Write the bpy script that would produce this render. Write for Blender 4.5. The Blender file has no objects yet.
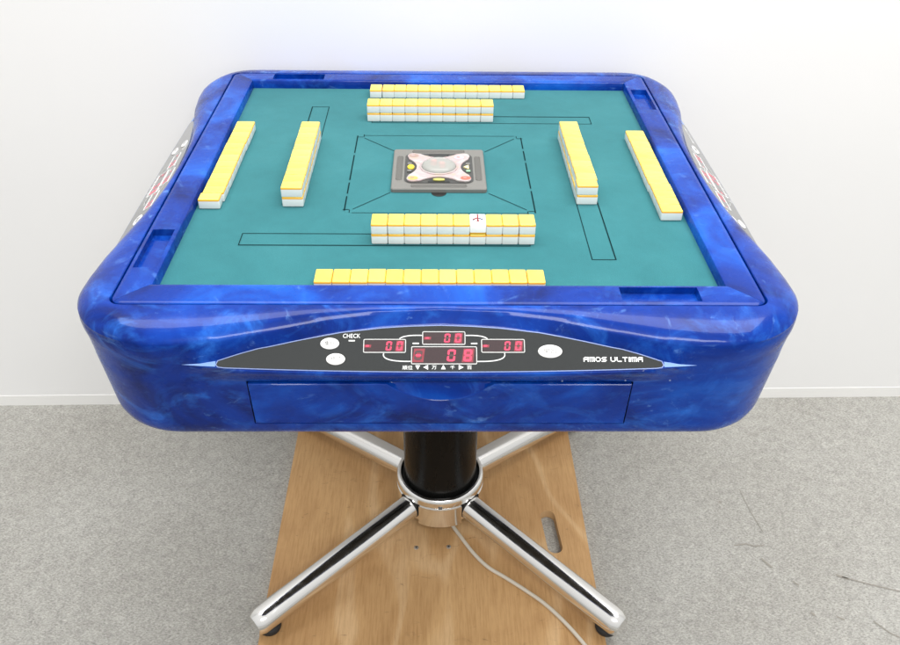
import bpy, bmesh, math, random
from mathutils import Matrix, Vector
random.seed(7)
S = bpy.context.scene
COL = S.collection
PI = math.pi
ZF = 0.82                       # height of the felt above the floor

# ------------------------------------------------------------------ materials
def new_mat(name):
    m = bpy.data.materials.new(name); m.use_nodes = True
    nt = m.node_tree; b = nt.nodes['Principled BSDF']
    return m, nt, b
def simple(name, col, rough=.5, metal=0, coat=0, spec=.5, emit=None, es=0):
    m, nt, b = new_mat(name)
    b.inputs['Base Color'].default_value = (*col, 1)
    b.inputs['Roughness'].default_value = rough
    b.inputs['Metallic'].default_value = metal
    b.inputs['Coat Weight'].default_value = coat
    b.inputs['Specular IOR Level'].default_value = spec
    if emit:
        b.inputs['Emission Color'].default_value = (*emit, 1)
        b.inputs['Emission Strength'].default_value = es
    return m
def node(nt, t, **kw):
    n = nt.nodes.new(t)
    for k, v in kw.items(): setattr(n, k, v)
    return n
def noise(nt, vec, scale, detail=4, rough=.5, dist=0):
    n = node(nt, 'ShaderNodeTexNoise')
    n.inputs['Scale'].default_value = scale; n.inputs['Detail'].default_value = detail
    n.inputs['Roughness'].default_value = rough; n.inputs['Distortion'].default_value = dist
    nt.links.new(vec, n.inputs['Vector']); return n
def ramp(nt, fac, stops):
    r = node(nt, 'ShaderNodeValToRGB'); e = r.color_ramp.elements
    while len(e) < len(stops): e.new(.5)
    for i, (p, c) in enumerate(stops):
        e[i].position = p; e[i].color = (*c, 1) if len(c) == 3 else c
    nt.links.new(fac, r.inputs['Fac']); return r
def mixc(nt, fac, a, b, mode='MIX'):
    m = node(nt, 'ShaderNodeMix', data_type='RGBA', blend_type=mode)
    for sock, v in ((m.inputs[0], fac), (m.inputs[6], a), (m.inputs[7], b)):
        if isinstance(v, (int, float)): sock.default_value = v
        elif isinstance(v, tuple): sock.default_value = (*v, 1)
        else: nt.links.new(v, sock)
    return m.outputs[2]
def mapping(nt, scale=(1, 1, 1), loc=(0, 0, 0), rot=(0, 0, 0), src='Object'):
    tc = node(nt, 'ShaderNodeTexCoord'); mp = node(nt, 'ShaderNodeMapping')
    mp.inputs['Scale'].default_value = scale; mp.inputs['Location'].default_value = loc
    mp.inputs['Rotation'].default_value = rot
    nt.links.new(tc.outputs[src], mp.inputs['Vector']); return mp.outputs['Vector']
def bump(nt, b, h, strength=.1, dist=.001):
    bp = node(nt, 'ShaderNodeBump'); bp.inputs['Strength'].default_value = strength
    bp.inputs['Distance'].default_value = dist
    nt.links.new(h, bp.inputs['Height']); nt.links.new(bp.outputs[0], b.inputs['Normal'])

def blue_marble(name, loc, amt=1):
    m, nt, b = new_mat(name)
    v = mapping(nt, (1, 1, 1.5), loc)
    big = noise(nt, v, 6.5, 5, .58, 1.1)
    base = ramp(nt, big.outputs['Fac'], [(.32, (.0005, .010, .11)), (.47, (.0008, .025, .225)), (.58, (.0012, .040, .305)), (.72, (.0024, .080, .44))])
    # drifting pale clouds
    cl = noise(nt, v, 10, 8, .66, 1.9)
    cf = ramp(nt, cl.outputs['Fac'], [(.51, (0, 0, 0)), (.62, (.30, .30, .30)), (.76, (.9, .9, .9))])
    k1 = node(nt, 'ShaderNodeMath', operation='MULTIPLY'); k1.inputs[1].default_value = amt; nt.links.new(cf.outputs['Color'], k1.inputs[0])
    c1 = mixc(nt, k1.outputs[0], base.outputs['Color'], (.030, .19, .72))
    # thin whitish wisps
    v2 = mapping(nt, (1, 1, 1.4), (loc[0]+3.1, loc[1]+1.7, 2))
    w = noise(nt, v2, 15, 9, .66, 2.6)
    wf = ramp(nt, w.outputs['Fac'], [(.60, (0, 0, 0)), (.68, (.30, .30, .30)), (.78, (.85, .85, .85))])
    k2 = node(nt, 'ShaderNodeMath', operation='MULTIPLY'); k2.inputs[1].default_value = amt; nt.links.new(wf.outputs['Color'], k2.inputs[0])
    c2 = mixc(nt, k2.outputs[0], c1, (.20, .42, .85))
    nt.links.new(c2, b.inputs['Base Color'])
    b.inputs['Roughness'].default_value = .26
    b.inputs['Specular IOR Level'].default_value = .08
    b.inputs['Coat Weight'].default_value = .26
    b.inputs['Coat Roughness'].default_value = .06
    sc = noise(nt, v, 60, 3, .5)
    rr = ramp(nt, sc.outputs['Fac'], [(.3, (.22,)*3), (.7, (.32,)*3)])
    nt.links.new(rr.outputs['Color'], b.inputs['Roughness'])
    return m
M = {}
M['body'] = blue_marble('blue_marbled_plastic', (0.3, 0.1, 0), .72)
M['rail'] = blue_marble('blue_marbled_rail', (1.9, 0.7, .4), .5)
M['drawer'] = blue_marble('blue_marbled_drawer', (2.7, 3.3, .9), .55)

m, nt, b = new_mat('teal_felt'); M['felt'] = m
v = mapping(nt)
f1 = noise(nt, v, 900, 2, .6); f2 = noise(nt, v, 7, 4, .6, .4); f3 = noise(nt, v, 45, 4, .7)
c = ramp(nt, f2.outputs['Fac'], [(.3, (.019, .130, .147)), (.55, (.024, .149, .168)), (.8, (.033, .170, .189))])
c2 = mixc(nt, .22, c.outputs['Color'], f1.outputs['Color'], 'OVERLAY')
c3 = mixc(nt, .10, c2, f3.outputs['Color'], 'OVERLAY')
# overlay noise is coloured: bring it back to the felt's own hue
hs = node(nt, 'ShaderNodeMix', data_type='RGBA', blend_type='COLOR'); hs.inputs[0].default_value = 1
nt.links.new(c3, hs.inputs[6]); nt.links.new(c.outputs['Color'], hs.inputs[7])
nt.links.new(hs.outputs[2], b.inputs['Base Color'])
b.inputs['Roughness'].default_value = .95; b.inputs['Specular IOR Level'].default_value = .15
b.inputs['Sheen Weight'].default_value = .12; b.inputs['Sheen Roughness'].default_value = .5
bump(nt, b, f1.outputs['Fac'], .25, .0008)

m, nt, b = new_mat('grey_carpet'); M['carpet'] = m
v = mapping(nt); vr = mapping(nt, (1, 1.7, 1), rot=(0, 0, .6))
a1 = noise(nt, vr, 210, 4, .7, .5); a2 = noise(nt, v, 55, 4, .7, .8); a3 = noise(nt, v, 3.2, 3, .5)
c = ramp(nt, a1.outputs['Fac'], [(.30, (.24, .236, .222)), (.5, (.395, .389, .369)), (.72, (.57, .562, .536))])
c2r = ramp(nt, a2.outputs['Fac'], [(.33, (.83, .825, .82)), (.68, (1.08, 1.08, 1.07))])
c3r = ramp(nt, a3.outputs['Fac'], [(.3, (.93, .92, .90)), (.7, (1.05, 1.05, 1.04))])
cc = mixc(nt, 1, c.outputs['Color'], c2r.outputs['Color'], 'MULTIPLY')
cc = mixc(nt, 1, cc, c3r.outputs['Color'], 'MULTIPLY')
st = noise(nt, mapping(nt, loc=(4.2, 1.3, 0)), 8, 5, .65, .8)
sf = ramp(nt, st.outputs['Fac'], [(.62, (0, 0, 0)), (.78, (.35, .35, .35))])
cc = mixc(nt, sf.outputs['Color'], cc, (.16, .14, .115))
nt.links.new(cc, b.inputs['Base Color'])
b.inputs['Roughness'].default_value = 1; b.inputs['Specular IOR Level'].default_value = .05
bump(nt, b, a1.outputs['Fac'], .6, .004)
M['mark'] = simple('dark_scuff', (.29, .27, .24), .95, spec=.05)

m, nt, b = new_mat('white_wall'); M['wall'] = m
v = mapping(nt); a1 = noise(nt, v, 220, 3, .6); a2 = noise(nt, v, 2.5, 3, .5)
c = ramp(nt, a2.outputs['Fac'], [(.3, (.835, .835, .835)), (.7, (.85, .85, .85))])
nt.links.new(c.outputs['Color'], b.inputs['Base Color'])
b.inputs['Roughness'].default_value = .8; b.inputs['Specular IOR Level'].default_value = .2
bump(nt, b, a1.outputs['Fac'], .08, .001)
M['skirting'] = simple('cream_skirting', (.838, .835, .82), .8)

m, nt, b = new_mat('plywood'); M['ply'] = m
v = mapping(nt, (1, .16, 1)); vv = mapping(nt, (1.0, .30, 1), loc=(.02, .1, 0))
g1 = noise(nt, mapping(nt, (1, .07, 1)), 260, 6, .7, .2)
fl = noise(nt, vv, 5.5, 2, .4, .5)
rings = node(nt, 'ShaderNodeMath', operation='MULTIPLY'); rings.inputs[1].default_value = 30
nt.links.new(fl.outputs['Fac'], rings.inputs[0])
sn = node(nt, 'ShaderNodeMath', operation='SINE'); nt.links.new(rings.outputs[0], sn.inputs[0])
rc = ramp(nt, sn.outputs[0], [(0, (.53, .325, .15)), (.7, (.575, .36, .17)), (1, (.645, .435, .235))])
gc = ramp(nt, g1.outputs['Fac'], [(.3, (.80, .75, .69)), (.55, (1.0, 1.0, 1.0)), (.7, (1.05, 1.05, 1.05))])
cc = mixc(nt, 1, rc.outputs['Color'], gc.outputs['Color'], 'MULTIPLY')
bl = noise(nt, mapping(nt), 4, 4, .6, .5)
bc = ramp(nt, bl.outputs['Fac'], [(.3, (.78, .72, .66)), (.62, (1.03, 1.02, 1.0))])
cc = mixc(nt, 1, cc, bc.outputs['Color'], 'MULTIPLY')
# grubby scuffs
sc = noise(nt, mapping(nt, (1, 2.2, 1), rot=(0, 0, .35)), 26, 5, .7, 1.0)
sf = ramp(nt, sc.outputs['Fac'], [(.63, (0, 0, 0)), (.72, (.7, .7, .7))])
cc = mixc(nt, sf.outputs['Color'], cc, (.17, .10, .05))
nt.links.new(cc, b.inputs['Base Color'])
b.inputs['Roughness'].default_value = .48; b.inputs['Specular IOR Level'].default_value = .35
bump(nt, b, g1.outputs['Fac'], .12, .001)
M['ply_edge'] = simple('plywood_edge', (.56, .36, .18), .75)

m, nt, b = new_mat('chrome'); M['chrome'] = m
n1 = noise(nt, mapping(nt, (1, 1, 1)), 70, 4, .6)
r = ramp(nt, n1.outputs['Fac'], [(.35, (.09,)*3), (.75, (.20,)*3)])
nt.links.new(r.outputs['Color'], b.inputs['Roughness'])
b.inputs['Base Color'].default_value = (.84, .83, .81, 1); b.inputs['Metallic'].default_value = 1
m, nt, b = new_mat('black_paint'); M['black'] = m
n1 = noise(nt, mapping(nt, (1, 1, .3)), 50, 4, .6)
r = ramp(nt, n1.outputs['Fac'], [(.35, (.24,)*3), (.75, (.36,)*3)])
nt.links.new(r.outputs['Color'], b.inputs['Roughness'])
b.inputs['Base Color'].default_value = (.006, .006, .0057, 1); b.inputs['Specular IOR Level'].default_value = .12
M['rubber'] = simple('black_rubber', (.012, .012, .012), .6)
M['gap'] = simple('dark_gap', (.004, .006, .012), .9, spec=.1)
M['line'] = simple('felt_cut_line', (.006, .022, .025), .95, spec=.05)
M['panel'] = None
m, nt, b = new_mat('charcoal_panel'); M['panel'] = m
n1 = noise(nt, mapping(nt), 1500, 2, .7); n2 = noise(nt, mapping(nt), 18, 4, .6); b.inputs['IOR'].default_value = 1.5
c = ramp(nt, n1.outputs['Fac'], [(.3, (.008, .0095, .010)), (.7, (.020, .023, .023))])
nt.links.new(c.outputs['Color'], b.inputs['Base Color'])
r = ramp(nt, n2.outputs['Fac'], [(.3, (.10,)*3), (.7, (.18,)*3)]); nt.links.new(r.outputs['Color'], b.inputs['Roughness'])
b.inputs['Specular IOR Level'].default_value = .25
M['trim'] = simple('silver_trim', (.22, .28, .50), .35, .6)
M['tip_sheen'] = simple('pale_blue_sheen', (.20, .33, .66), .3, .3)  # ceiling reflection on the blue body, put into a pale colour
M['silver'] = simple('silver_print', (.60, .61, .60), .5)
M['white_print'] = simple('white_print', (.85, .87, .86), .5)
M['window'] = simple('smoked_red_window', (.022, .006, .008), .25)
M['glow'] = simple('red_haze', (.10, .004, .012), .4, emit=(1, .012, .06), es=.22)
M['dim'] = simple('unlit_segment', (.045, .012, .014), .4)
M['lit'] = simple('lit_segment', (.25, .01, .03), .4, emit=(1, .035, .13), es=1.05)
M['button'] = simple('white_button', (.84, .84, .83), .3, coat=.4)
M['grey_print'] = simple('grey_print', (.05, .05, .052), .6)
M['con_grey'] = simple('console_grey', (.165, .162, .152), .45, spec=.3)
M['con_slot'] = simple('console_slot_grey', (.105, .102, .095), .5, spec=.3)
M['con_dark'] = simple('console_well', (.045, .045, .043), .35)
M['con_black'] = simple('console_black', (.014, .014, .014), .3)
m, nt, b = new_mat('pearl_white_plate'); M['plate'] = m
n1 = noise(nt, mapping(nt, loc=(1.3, .2, 0)), 42, 3, .6, .8)
c = ramp(nt, n1.outputs['Fac'], [(.35, (.42, .41, .40)), (.55, (.42, .32, .33)), (.7, (.41, .34, .27))])
nt.links.new(c.outputs['Color'], b.inputs['Base Color']); b.inputs['Roughness'].default_value = .2
M['yellow_key'] = simple('yellow_key', (.86, .62, .03), .35)
M['olive_key'] = simple('olive_key', (.48, .46, .12), .35)
M['pale_yellow'] = simple('pale_yellow_key', (.78, .70, .36), .35)
M['jade'] = simple('jade_key', (.24, .40, .27), .4)
M['orange'] = simple('orange_badge', (.80, .36, .10), .4)
M['red'] = simple('red_badge', (.55, .12, .08), .4)
M['pink'] = simple('pink_badge', (.80, .38, .46), .4)
M['taupe'] = simple('taupe_badge', (.32, .22, .19), .4)
m, nt, b = new_mat('clear_dome'); M['dome'] = m
b.inputs['Base Color'].default_value = (.50, .51, .48, 1); b.inputs['Alpha'].default_value = .55; b.inputs['Roughness'].default_value = .15
M['die'] = simple('red_die', (.62, .05, .05), .3); M['pip'] = simple('die_pips', (.85, .83, .80), .4)
m, nt, b = new_mat('tile_white'); M['tile'] = m
n1 = noise(nt, mapping(nt), 60, 2, .5)
c = ramp(nt, n1.outputs['Fac'], [(.3, (.87, .86, .84)), (.7, (.90, .89, .87))]); nt.links.new(c.outputs['Color'], b.inputs['Base Color'])
b.inputs['Roughness'].default_value = .28; b.inputs['Subsurface Weight'].default_value = 0; b.inputs['Coat Weight'].default_value = .2
m, nt, b = new_mat('tile_yellow'); M['tile_back'] = m
oi = node(nt, 'ShaderNodeObjectInfo')
c = ramp(nt, oi.outputs['Random'], [(0, (.80, .625, .080)), (.5, (.82, .66, .10)), (1, (.84, .69, .12))])
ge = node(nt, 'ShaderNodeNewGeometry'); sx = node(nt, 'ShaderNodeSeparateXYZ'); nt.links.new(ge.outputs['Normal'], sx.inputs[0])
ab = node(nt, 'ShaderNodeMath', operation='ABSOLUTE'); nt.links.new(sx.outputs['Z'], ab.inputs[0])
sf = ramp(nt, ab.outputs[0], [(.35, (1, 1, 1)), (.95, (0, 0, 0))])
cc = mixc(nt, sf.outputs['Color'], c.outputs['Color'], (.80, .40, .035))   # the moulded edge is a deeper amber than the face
nt.links.new(cc, b.inputs['Base Color'])
b.inputs['Roughness'].default_value = .3; b.inputs['Coat Weight'].default_value = .2
M['ink_red'] = simple('red_ink', (.22, .02, .025), .6); M['ink_dark'] = simple('dark_ink', (.05, .06, .12), .6)
M['cable'] = simple('pale_cable', (.60, .55, .46), .5)
M['steel'] = simple('screw_steel', (.62, .58, .52), .35, .8)

for nm in ('panel', 'window', 'glow', 'dim', 'lit', 'silver', 'white_print', 'button', 'grey_print'):   # all lie under one glossy lacquer
    pb_ = M[nm].node_tree.nodes['Principled BSDF']; pb_.inputs['Coat Weight'].default_value = 1; pb_.inputs['Coat IOR'].default_value = 1.52; pb_.inputs['Coat Roughness'].default_value = .06

# ------------------------------------------------------------------ mesh helpers
class MB:
    def __init__(s): s.v = []; s.f = []; s.mi = []; s.mats = []
    def mat(s, name):
        if name not in s.mats: s.mats.append(name)
        return s.mats.index(name)
    def add(s, vs, fs, mat):
        o = len(s.v); k = s.mat(mat); s.v += [tuple(p) for p in vs]
        for f in fs: s.f.append([i+o for i in f]); s.mi.append(k)
    def box(s, x0, x1, y0, y1, z0, z1, mat):
        s.add([(x0, y0, z0), (x1, y0, z0), (x1, y1, z0), (x0, y1, z0), (x0, y0, z1), (x1, y0, z1), (x1, y1, z1), (x0, y1, z1)],
              [(3, 2, 1, 0), (4, 5, 6, 7), (0, 1, 5, 4), (1, 2, 6, 5), (2, 3, 7, 6), (3, 0, 4, 7)], mat)
    def poly(s, pts, z, mat):                # flat face in local xy
        s.add([(p[0], p[1], z) for p in pts], [list(range(len(pts)))], mat)
    def prism(s, pts, z0, z1, mat, top=None, bev=0):
        n = len(pts)
        if bev:
            cx = sum(p[0] for p in pts)/n; cy = sum(p[1] for p in pts)/n
            ins = inset(pts, bev)
            vs = [(*p, z0) for p in pts]+[(*p, z1-bev) for p in pts]+[(*p, z1) for p in ins]
            fs = [[n-1-i for i in range(n)]]
            fs += [(i, (i+1) % n, n+(i+1) % n, n+i) for i in range(n)]
            fs += [(n+i, n+(i+1) % n, 2*n+(i+1) % n, 2*n+i) for i in range(n)]
            s.add(vs, fs, mat); s.add([(*p, z1) for p in ins], [list(range(n))], top or mat)
        else:
            s.add([(*p, z0) for p in pts]+[(*p, z1) for p in pts],
                  [[n-1-i for i in range(n)]]+[(i, (i+1) % n, n+(i+1) % n, n+i) for i in range(n)], mat)
            s.add([(*p, z1) for p in pts], [list(range(n))], top or mat)
    def ring(s, outer, inner, z, mat):       # flat ring between two loops of equal length
        n = len(outer)
        s.add([(*p, z) for p in outer]+[(*p, z) for p in inner], [(i, (i+1) % n, n+(i+1) % n, n+i) for i in range(n)], mat)
    def lathe(s, prof, mat, n=48, cx=0, cy=0, cap=True):
        vs = []; fs = []
        for r, z in prof:
            for i in range(n):
                a = 2*PI*i/n; vs.append((cx+r*math.cos(a), cy+r*math.sin(a), z))
        for j in range(len(prof)-1):
            for i in range(n):
                k = (i+1) % n; fs.append((j*n+i, j*n+k, (j+1)*n+k, (j+1)*n+i))
        if cap:
            fs.append([n-1-i for i in range(n)]); fs.append([(len(prof)-1)*n+i for i in range(n)])
        s.add(vs, fs, mat)
    def tube(s, pts, r, mat, n=12, cap=True):
        pts = [Vector(p) for p in pts]; vs = []; fs = []
        rr = r if isinstance(r, (list, tuple)) else [r]*len(pts)
        up = None
        for i, p in enumerate(pts):
            t = (pts[min(i+1, len(pts)-1)]-pts[max(i-1, 0)]).normalized()
            if up is None: up = Vector((0, 0, 1)) if abs(t.z) < .9 else Vector((1, 0, 0))
            x = t.cross(up).normalized(); y = x.cross(t).normalized(); up = y
            for k in range(n):
                a = 2*PI*k/n; vs.append(p+x*(rr[i]*math.cos(a))+y*(rr[i]*math.sin(a)))
        for j in range(len(pts)-1):
            for k in range(n):
                q = (k+1) % n; fs.append((j*n+k, j*n+q, (j+1)*n+q, (j+1)*n+k))
        if cap:
            fs.append([n-1-i for i in range(n)]); fs.append([(len(pts)-1)*n+i for i in range(n)])
        s.add(vs, fs, mat)
    def mesh(s, name, sharp=35, weld=True):
        me = bpy.data.meshes.new(name); me.from_pydata(s.v, [], s.f)
        for n in s.mats: me.materials.append(M[n])
        for p, k in zip(me.polygons, s.mi): p.material_index = k
        bm = bmesh.new(); bm.from_mesh(me)
        if weld: bmesh.ops.remove_doubles(bm, verts=bm.verts, dist=1e-6)
        bmesh.ops.recalc_face_normals(bm, faces=bm.faces) if weld != 'keep' else None
        for f in bm.faces: f.smooth = True
        for e in bm.edges:
            if len(e.link_faces) != 2 or e.calc_face_angle(0) > math.radians(sharp): e.smooth = False
        bm.to_mesh(me); bm.free(); me.update(); return me
    def build(s, name, parent=None, sharp=35, mat=None):
        o = bpy.data.objects.new(name, s.mesh(name, sharp)); COL.objects.link(o)
        if parent: o.parent = parent
        if mat is not None: o.matrix_local = mat
        return o
def inset(pts, d):
    n = len(pts); out = []
    for i in range(n):
        p0 = Vector(pts[i-1]); p = Vector(pts[i]); p1 = Vector(pts[(i+1) % n])
        a = (p-p0).normalized(); b_ = (p1-p).normalized()
        na = Vector((-a.y, a.x)); nb = Vector((-b_.y, b_.x)); m_ = (na+nb)
        if m_.length < 1e-6: m_ = na
        m_.normalize(); k = d/max(.35, m_.dot(na)); out.append((p.x+m_.x*k, p.y+m_.y*k))
    return out
def rrect(x0, x1, y0, y1, r, n=6):
    out = []
    for cx, cy, a0 in ((x1-r, y0+r, -PI/2), (x1-r, y1-r, 0), (x0+r, y1-r, PI/2), (x0+r, y0+r, PI)):
        for i in range(n+1):
            a = a0+PI/2*i/n; out.append((cx+r*math.cos(a), cy+r*math.sin(a)))
    return out
def ell(cx, cy, rx, ry, n=32): return [(cx+rx*math.cos(2*PI*i/n), cy+ry*math.sin(2*PI*i/n)) for i in range(n)]
def stroke(pts, w):                          # list of quads along a polyline
    q = []; n = len(pts); L = []; R_ = []
    for i in range(n):
        a = Vector(pts[max(i-1, 0)]); c_ = Vector(pts[min(i+1, n-1)]); t = (c_-a).normalized(); nrm = Vector((-t.y, t.x))*w/2
        p = Vector(pts[i]); L.append(p+nrm); R_.append(p-nrm)
    return L, R_
def add_stroke(mb, pts, w, z, mat):
    L, R_ = stroke(pts, w); n = len(pts)
    mb.add([(p.x, p.y, z) for p in R_]+[(p.x, p.y, z) for p in L], [(i, i+1, n+i+1, n+i) for i in range(n-1)], mat)
def empty(name, loc=(0, 0, 0), parent=None):
    o = bpy.data.objects.new(name, None); COL.objects.link(o); o.location = loc; o.empty_display_size = .05
    if parent: o.parent = parent
    return o
def tag(o, label=None, cat=None, group=None, kind=None):
    if label: o['label'] = label
    if cat: o['category'] = cat
    if group: o['group'] = group
    if kind: o['kind'] = kind
    return o
def text_mesh(txt, h, x, y, z, mat, width=None, align='CENTER', sx=1.0):
    """flat lettering as (verts, faces) fitted to height h and, if given, width"""
    cu = bpy.data.curves.new('lettering', 'FONT'); cu.body = txt; cu.size = 1; cu.resolution_u = 3
    ob = bpy.data.objects.new('lettering', cu); COL.objects.link(ob)
    dg = bpy.context.evaluated_depsgraph_get(); dg.update()
    me = bpy.data.meshes.new_from_object(ob.evaluated_get(dg))
    vs = [v_.co.copy() for v_ in me.vertices]; fs = [list(p.vertices) for p in me.polygons]
    bpy.data.objects.remove(ob); bpy.data.curves.remove(cu); bpy.data.meshes.remove(me)
    if not vs: return [], []
    x0 = min(v_.x for v_ in vs); x1 = max(v_.x for v_ in vs); y0 = min(v_.y for v_ in vs); y1 = max(v_.y for v_ in vs)
    s_ = h/(y1-y0); sxx = s_*sx if width is None else width/(x1-x0)
    cx = (x0+x1)/2; cy = (y0+y1)/2
    return [((v_.x-cx)*sxx+x, (v_.y-cy)*s_+y, z) for v_ in vs], fs

# ------------------------------------------------------------------ the setting
mb = MB(); mb.add([(-4, -4, 0), (4, -4, 0), (4, .8, 0), (-4, .8, 0)], [(0, 1, 2, 3)], 'carpet')
tag(mb.build('floor'), kind='structure')
W0 = Vector((0, .434, 0)); wrot = Matrix.Translation(W0) @ Matrix.Rotation(.0162, 4, 'Z')
mb = MB(); mb.box(-4, 4, 0, .1, -.02, 3.0, 'wall'); tag(mb.build('wall', mat=wrot), kind='structure')
mb = MB(); mb.prism([(-4, -.0012), (4, -.0012), (4, 0), (-4, 0)], 0, .030, 'skirting', bev=.0004)
tag(mb.build('skirting_board', mat=wrot), kind='structure')
# scuffs on the carpet, thin raised fluff and scrapes
def scuff(pts, w):
    mb_ = MB(); n = len(pts); add_stroke(mb_, pts, w*.62, .0012, 'mark'); return mb_
for pts, w, lab in (([(.60, -.012), (.625, -.008), (.64, -.014), (.66, -.012)], .004, None), ([(.79, -.09), (.835, -.107), (.9, -.128), (.96, -.15)], .004, None),
               ([(.655, .14), (.66, .08), (.67, .02)], .0018, None), ([(.81, -.19), (.83, -.215), (.845, -.225)], .004, None),
               ([(.645, -.045), (.655, -.06), (.66, -.068)], .007, None), ([(.70, -.17), (.705, -.178)], .008, None), ([(.745, -.18), (.757, -.187)], .006, None),
               ([(.60, .105), (.606, .103)], .008, None), ([(.69, -.10), (.698, -.11)], .006, None), ([(.78, -.085), (.80, -.095)], .008, None)):
    o = scuff(pts, w).build('floor_scuff'); tag(o, kind='structure')

# ------------------------------------------------------------------ the table
T = empty('mahjong_table', (0, 0, 0))
tag(T, 'automatic mahjong table with blue marbled body, teal felt top and chrome legs', 'mahjong table')
G = Matrix.Translation((0, 0, ZF))
def rot4(k): return Matrix.Translation((0, 0, ZF)) @ Matrix.Rotation(k*PI/2, 4, 'Z')

# panel plane (seen on each side of the body): bottom B, direction U up and inward
BD, BZ = .426, -.032; UD, UZ = -.8275, .5615
HX = [(0, 1.02), (.035, 1.0), (.0654, .963), (.0778, .937), (.1096, .87), (.133, .79), (.16, .69), (.188, .575), (.2, .535), (.22, .43), (.243, .288), (.262, .225)]
def vbot(x): return .0040+.0048*(x/.25)**2              # lower edge of the sloping panel bed
def hfun(x):
    x = abs(x)
    for (a, ha), (c_, hc) in zip(HX, HX[1:]):
        if x <= c_: return ha+(hc-ha)*(x-a)/(c_-a)
    t = min(1, (x-.262)/.022); e = vbot(.284)/.0541
    return .225+(e-.225)*t if t < 1 else vbot(x)/.0541
def pv(v_): return 1.0445*v_-.00598
def ss(a, b_, x):
    t = min(1, max(0, (x-a)/(b_-a))); return t*t*(3-2*t)
def lerp(p, q, t): return (p[0]+(q[0]-p[0])*t, p[1]+(q[1]-p[1])*t)
RX = .2158                                    # half width of the drawer opening
CR = [(0, 0), (.07, .07), (.13, .26), (.188, .58), (.24, .84), (.285, .97), (.32, 1)]
def crest(x):
    x = abs(x)
    for (a, ca), (b_, cb) in zip(CR, CR[1:]):
        if x <= b_: return ca+(cb-ca)*(x-a)/(b_-a)
    return 1
def profile(x, plain=False):
    h = hfun(x); g = 0 if plain else max(0, h*.0541-vbot(x)); k = ss(0, .005, g); k2 = ss(0, .014, g)
    va, vb = pv(.0541*h), pv(vbot(x)-.0010)
    A = lerp((.4160, -.030), (BD+UD*va, BZ+UZ*va), k)
    c_ = 1 if plain else crest(x); C = lerp((.3745, .0108), (.4172, -.0042), c_); Q = (C[0]+.0035, C[1]-.0065-.002*c_)
    out = [(.368, -.012), (.368, .0125), (.3688, .0135)]
    for u_, w_ in ((.224, .039), (.449, .15), (.654, .333), (.822, .555), (.940, .79), (1, 1)): out.append((.368+(C[0]-.368)*u_+.0005*(1-u_), .0135+(C[1]-.0135)*w_))
    for i in range(1, 9):
        t = i/8; out.append(tuple((1-t)**2*C[m_]+2*t*(1-t)*Q[m_]+t*t*A[m_] for m_ in (0, 1)))
    pb = (BD+UD*vb, BZ+UZ*vb); Bp = lerp((.4138, -.046), pb, k); dx, dz = pb[0]-.4281, pb[1]+.0334
    for i in range(1, 4): out.append(lerp(A, Bp, i/3))
    out += [lerp((.4136, -.0475), (.4298+dx, -.0350+dz), k2), lerp((.4134, -.049), (.4300+dx, -.0378+dz), k2), lerp((.4132, -.051), (.4285+dx, -.0405+dz), k2),
            lerp((.4128, -.056), (.4180+dx*.5, -.0535), k2), lerp((.4124, -.0600), (.4125, -.0595), k2)]
    rec = .011 if abs(x) < RX else 0
    out += [(out[-1][0]-rec, -.0615), lerp((.4118, -.066), (.4115, -.066), k2)]
    out[-1] = (out[-1][0]-rec, out[-1][1])
    out += [(.4076-rec, -.100), (.4040-rec, -.1295), (.4040, -.1305), (.4026, -.1385), (.4000, -.1455), (.3955, -.1512), (.3880, -.1552), (.376, -.1575), (.340, -.158)]
    return out
def rad(d, j=0): return max(.02, d-.307) if j > 8 else .0145+.100*min(1, max(0, (d-.368)/.0535))
NS = 112
ts = sorted(set([-1+2*i/NS for i in range(NS+1)]+[s_*(RX+e)/.307 for s_ in (-1, 1) for e in (-.0002, .0002)]))
NC = 16
cols = []                                     # each column: list of 3D points down the profile
for k in range(4):
    R4 = Matrix.Rotation(k*PI/2, 3, 'Z')
    for t in ts:
        pr = profile(t*.307, k == 2); cl = []
        for j, (d, z) in enumerate(pr): cl.append(R4 @ Vector((t*(d-rad(d, j)), -d, z)))
        cols.append(cl)
    pr = profile(.33)
    for i in range(1, NC):
        a = -PI/2+PI/2*i/NC; cl = []
        for j, (d, z) in enumerate(pr):
            r_ = rad(d, j); cl.append(R4 @ Vector(((d-r_)+r_*math.cos(a), -(d-r_)+r_*math.sin(a), z)))
        cols.append(cl)
mb = MB(); n = len(cols); mlen = len(cols[0])
vs = [p for cl in cols for p in cl]
nper = len(ts)+NC-1; jr = [j for j, p in enumerate(profile(0)) if p[1] == -.0615][0]
fs = []; fr = []
for i in range(n):
    ii = i % nper; inside = ii < len(ts)-1 and abs(ts[ii]+ts[ii+1])*.5*.307 < RX+.0002
    for j in range(mlen-1):
        f = (i*mlen+j, i*mlen+j+1, ((i+1) % n)*mlen+j+1, ((i+1) % n)*mlen+j)
        (fr if inside and jr <= j < jr+3 else fs).append(f)
mb.add(vs, fs, 'body'); mb.f += [list(f) for f in fr]; mb.mi += [mb.mat('gap')]*len(fr)
body = mb.build('body', T, 38, G)
mb = MB(); mb.prism(rrect(-.366, .366, -.366, .366, .08), -.160, -.150, 'con_black'); mb.build('bottom_plate', T, mat=G)
# dark tray under the rails and felt, seen only through the joint between rails and body
mb = MB(); mb.prism(rrect(-.3683, .3683, -.3683, .3683, .012), -.014, -.0045, 'gap'); mb.build('inner_tray', T, mat=G)

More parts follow.
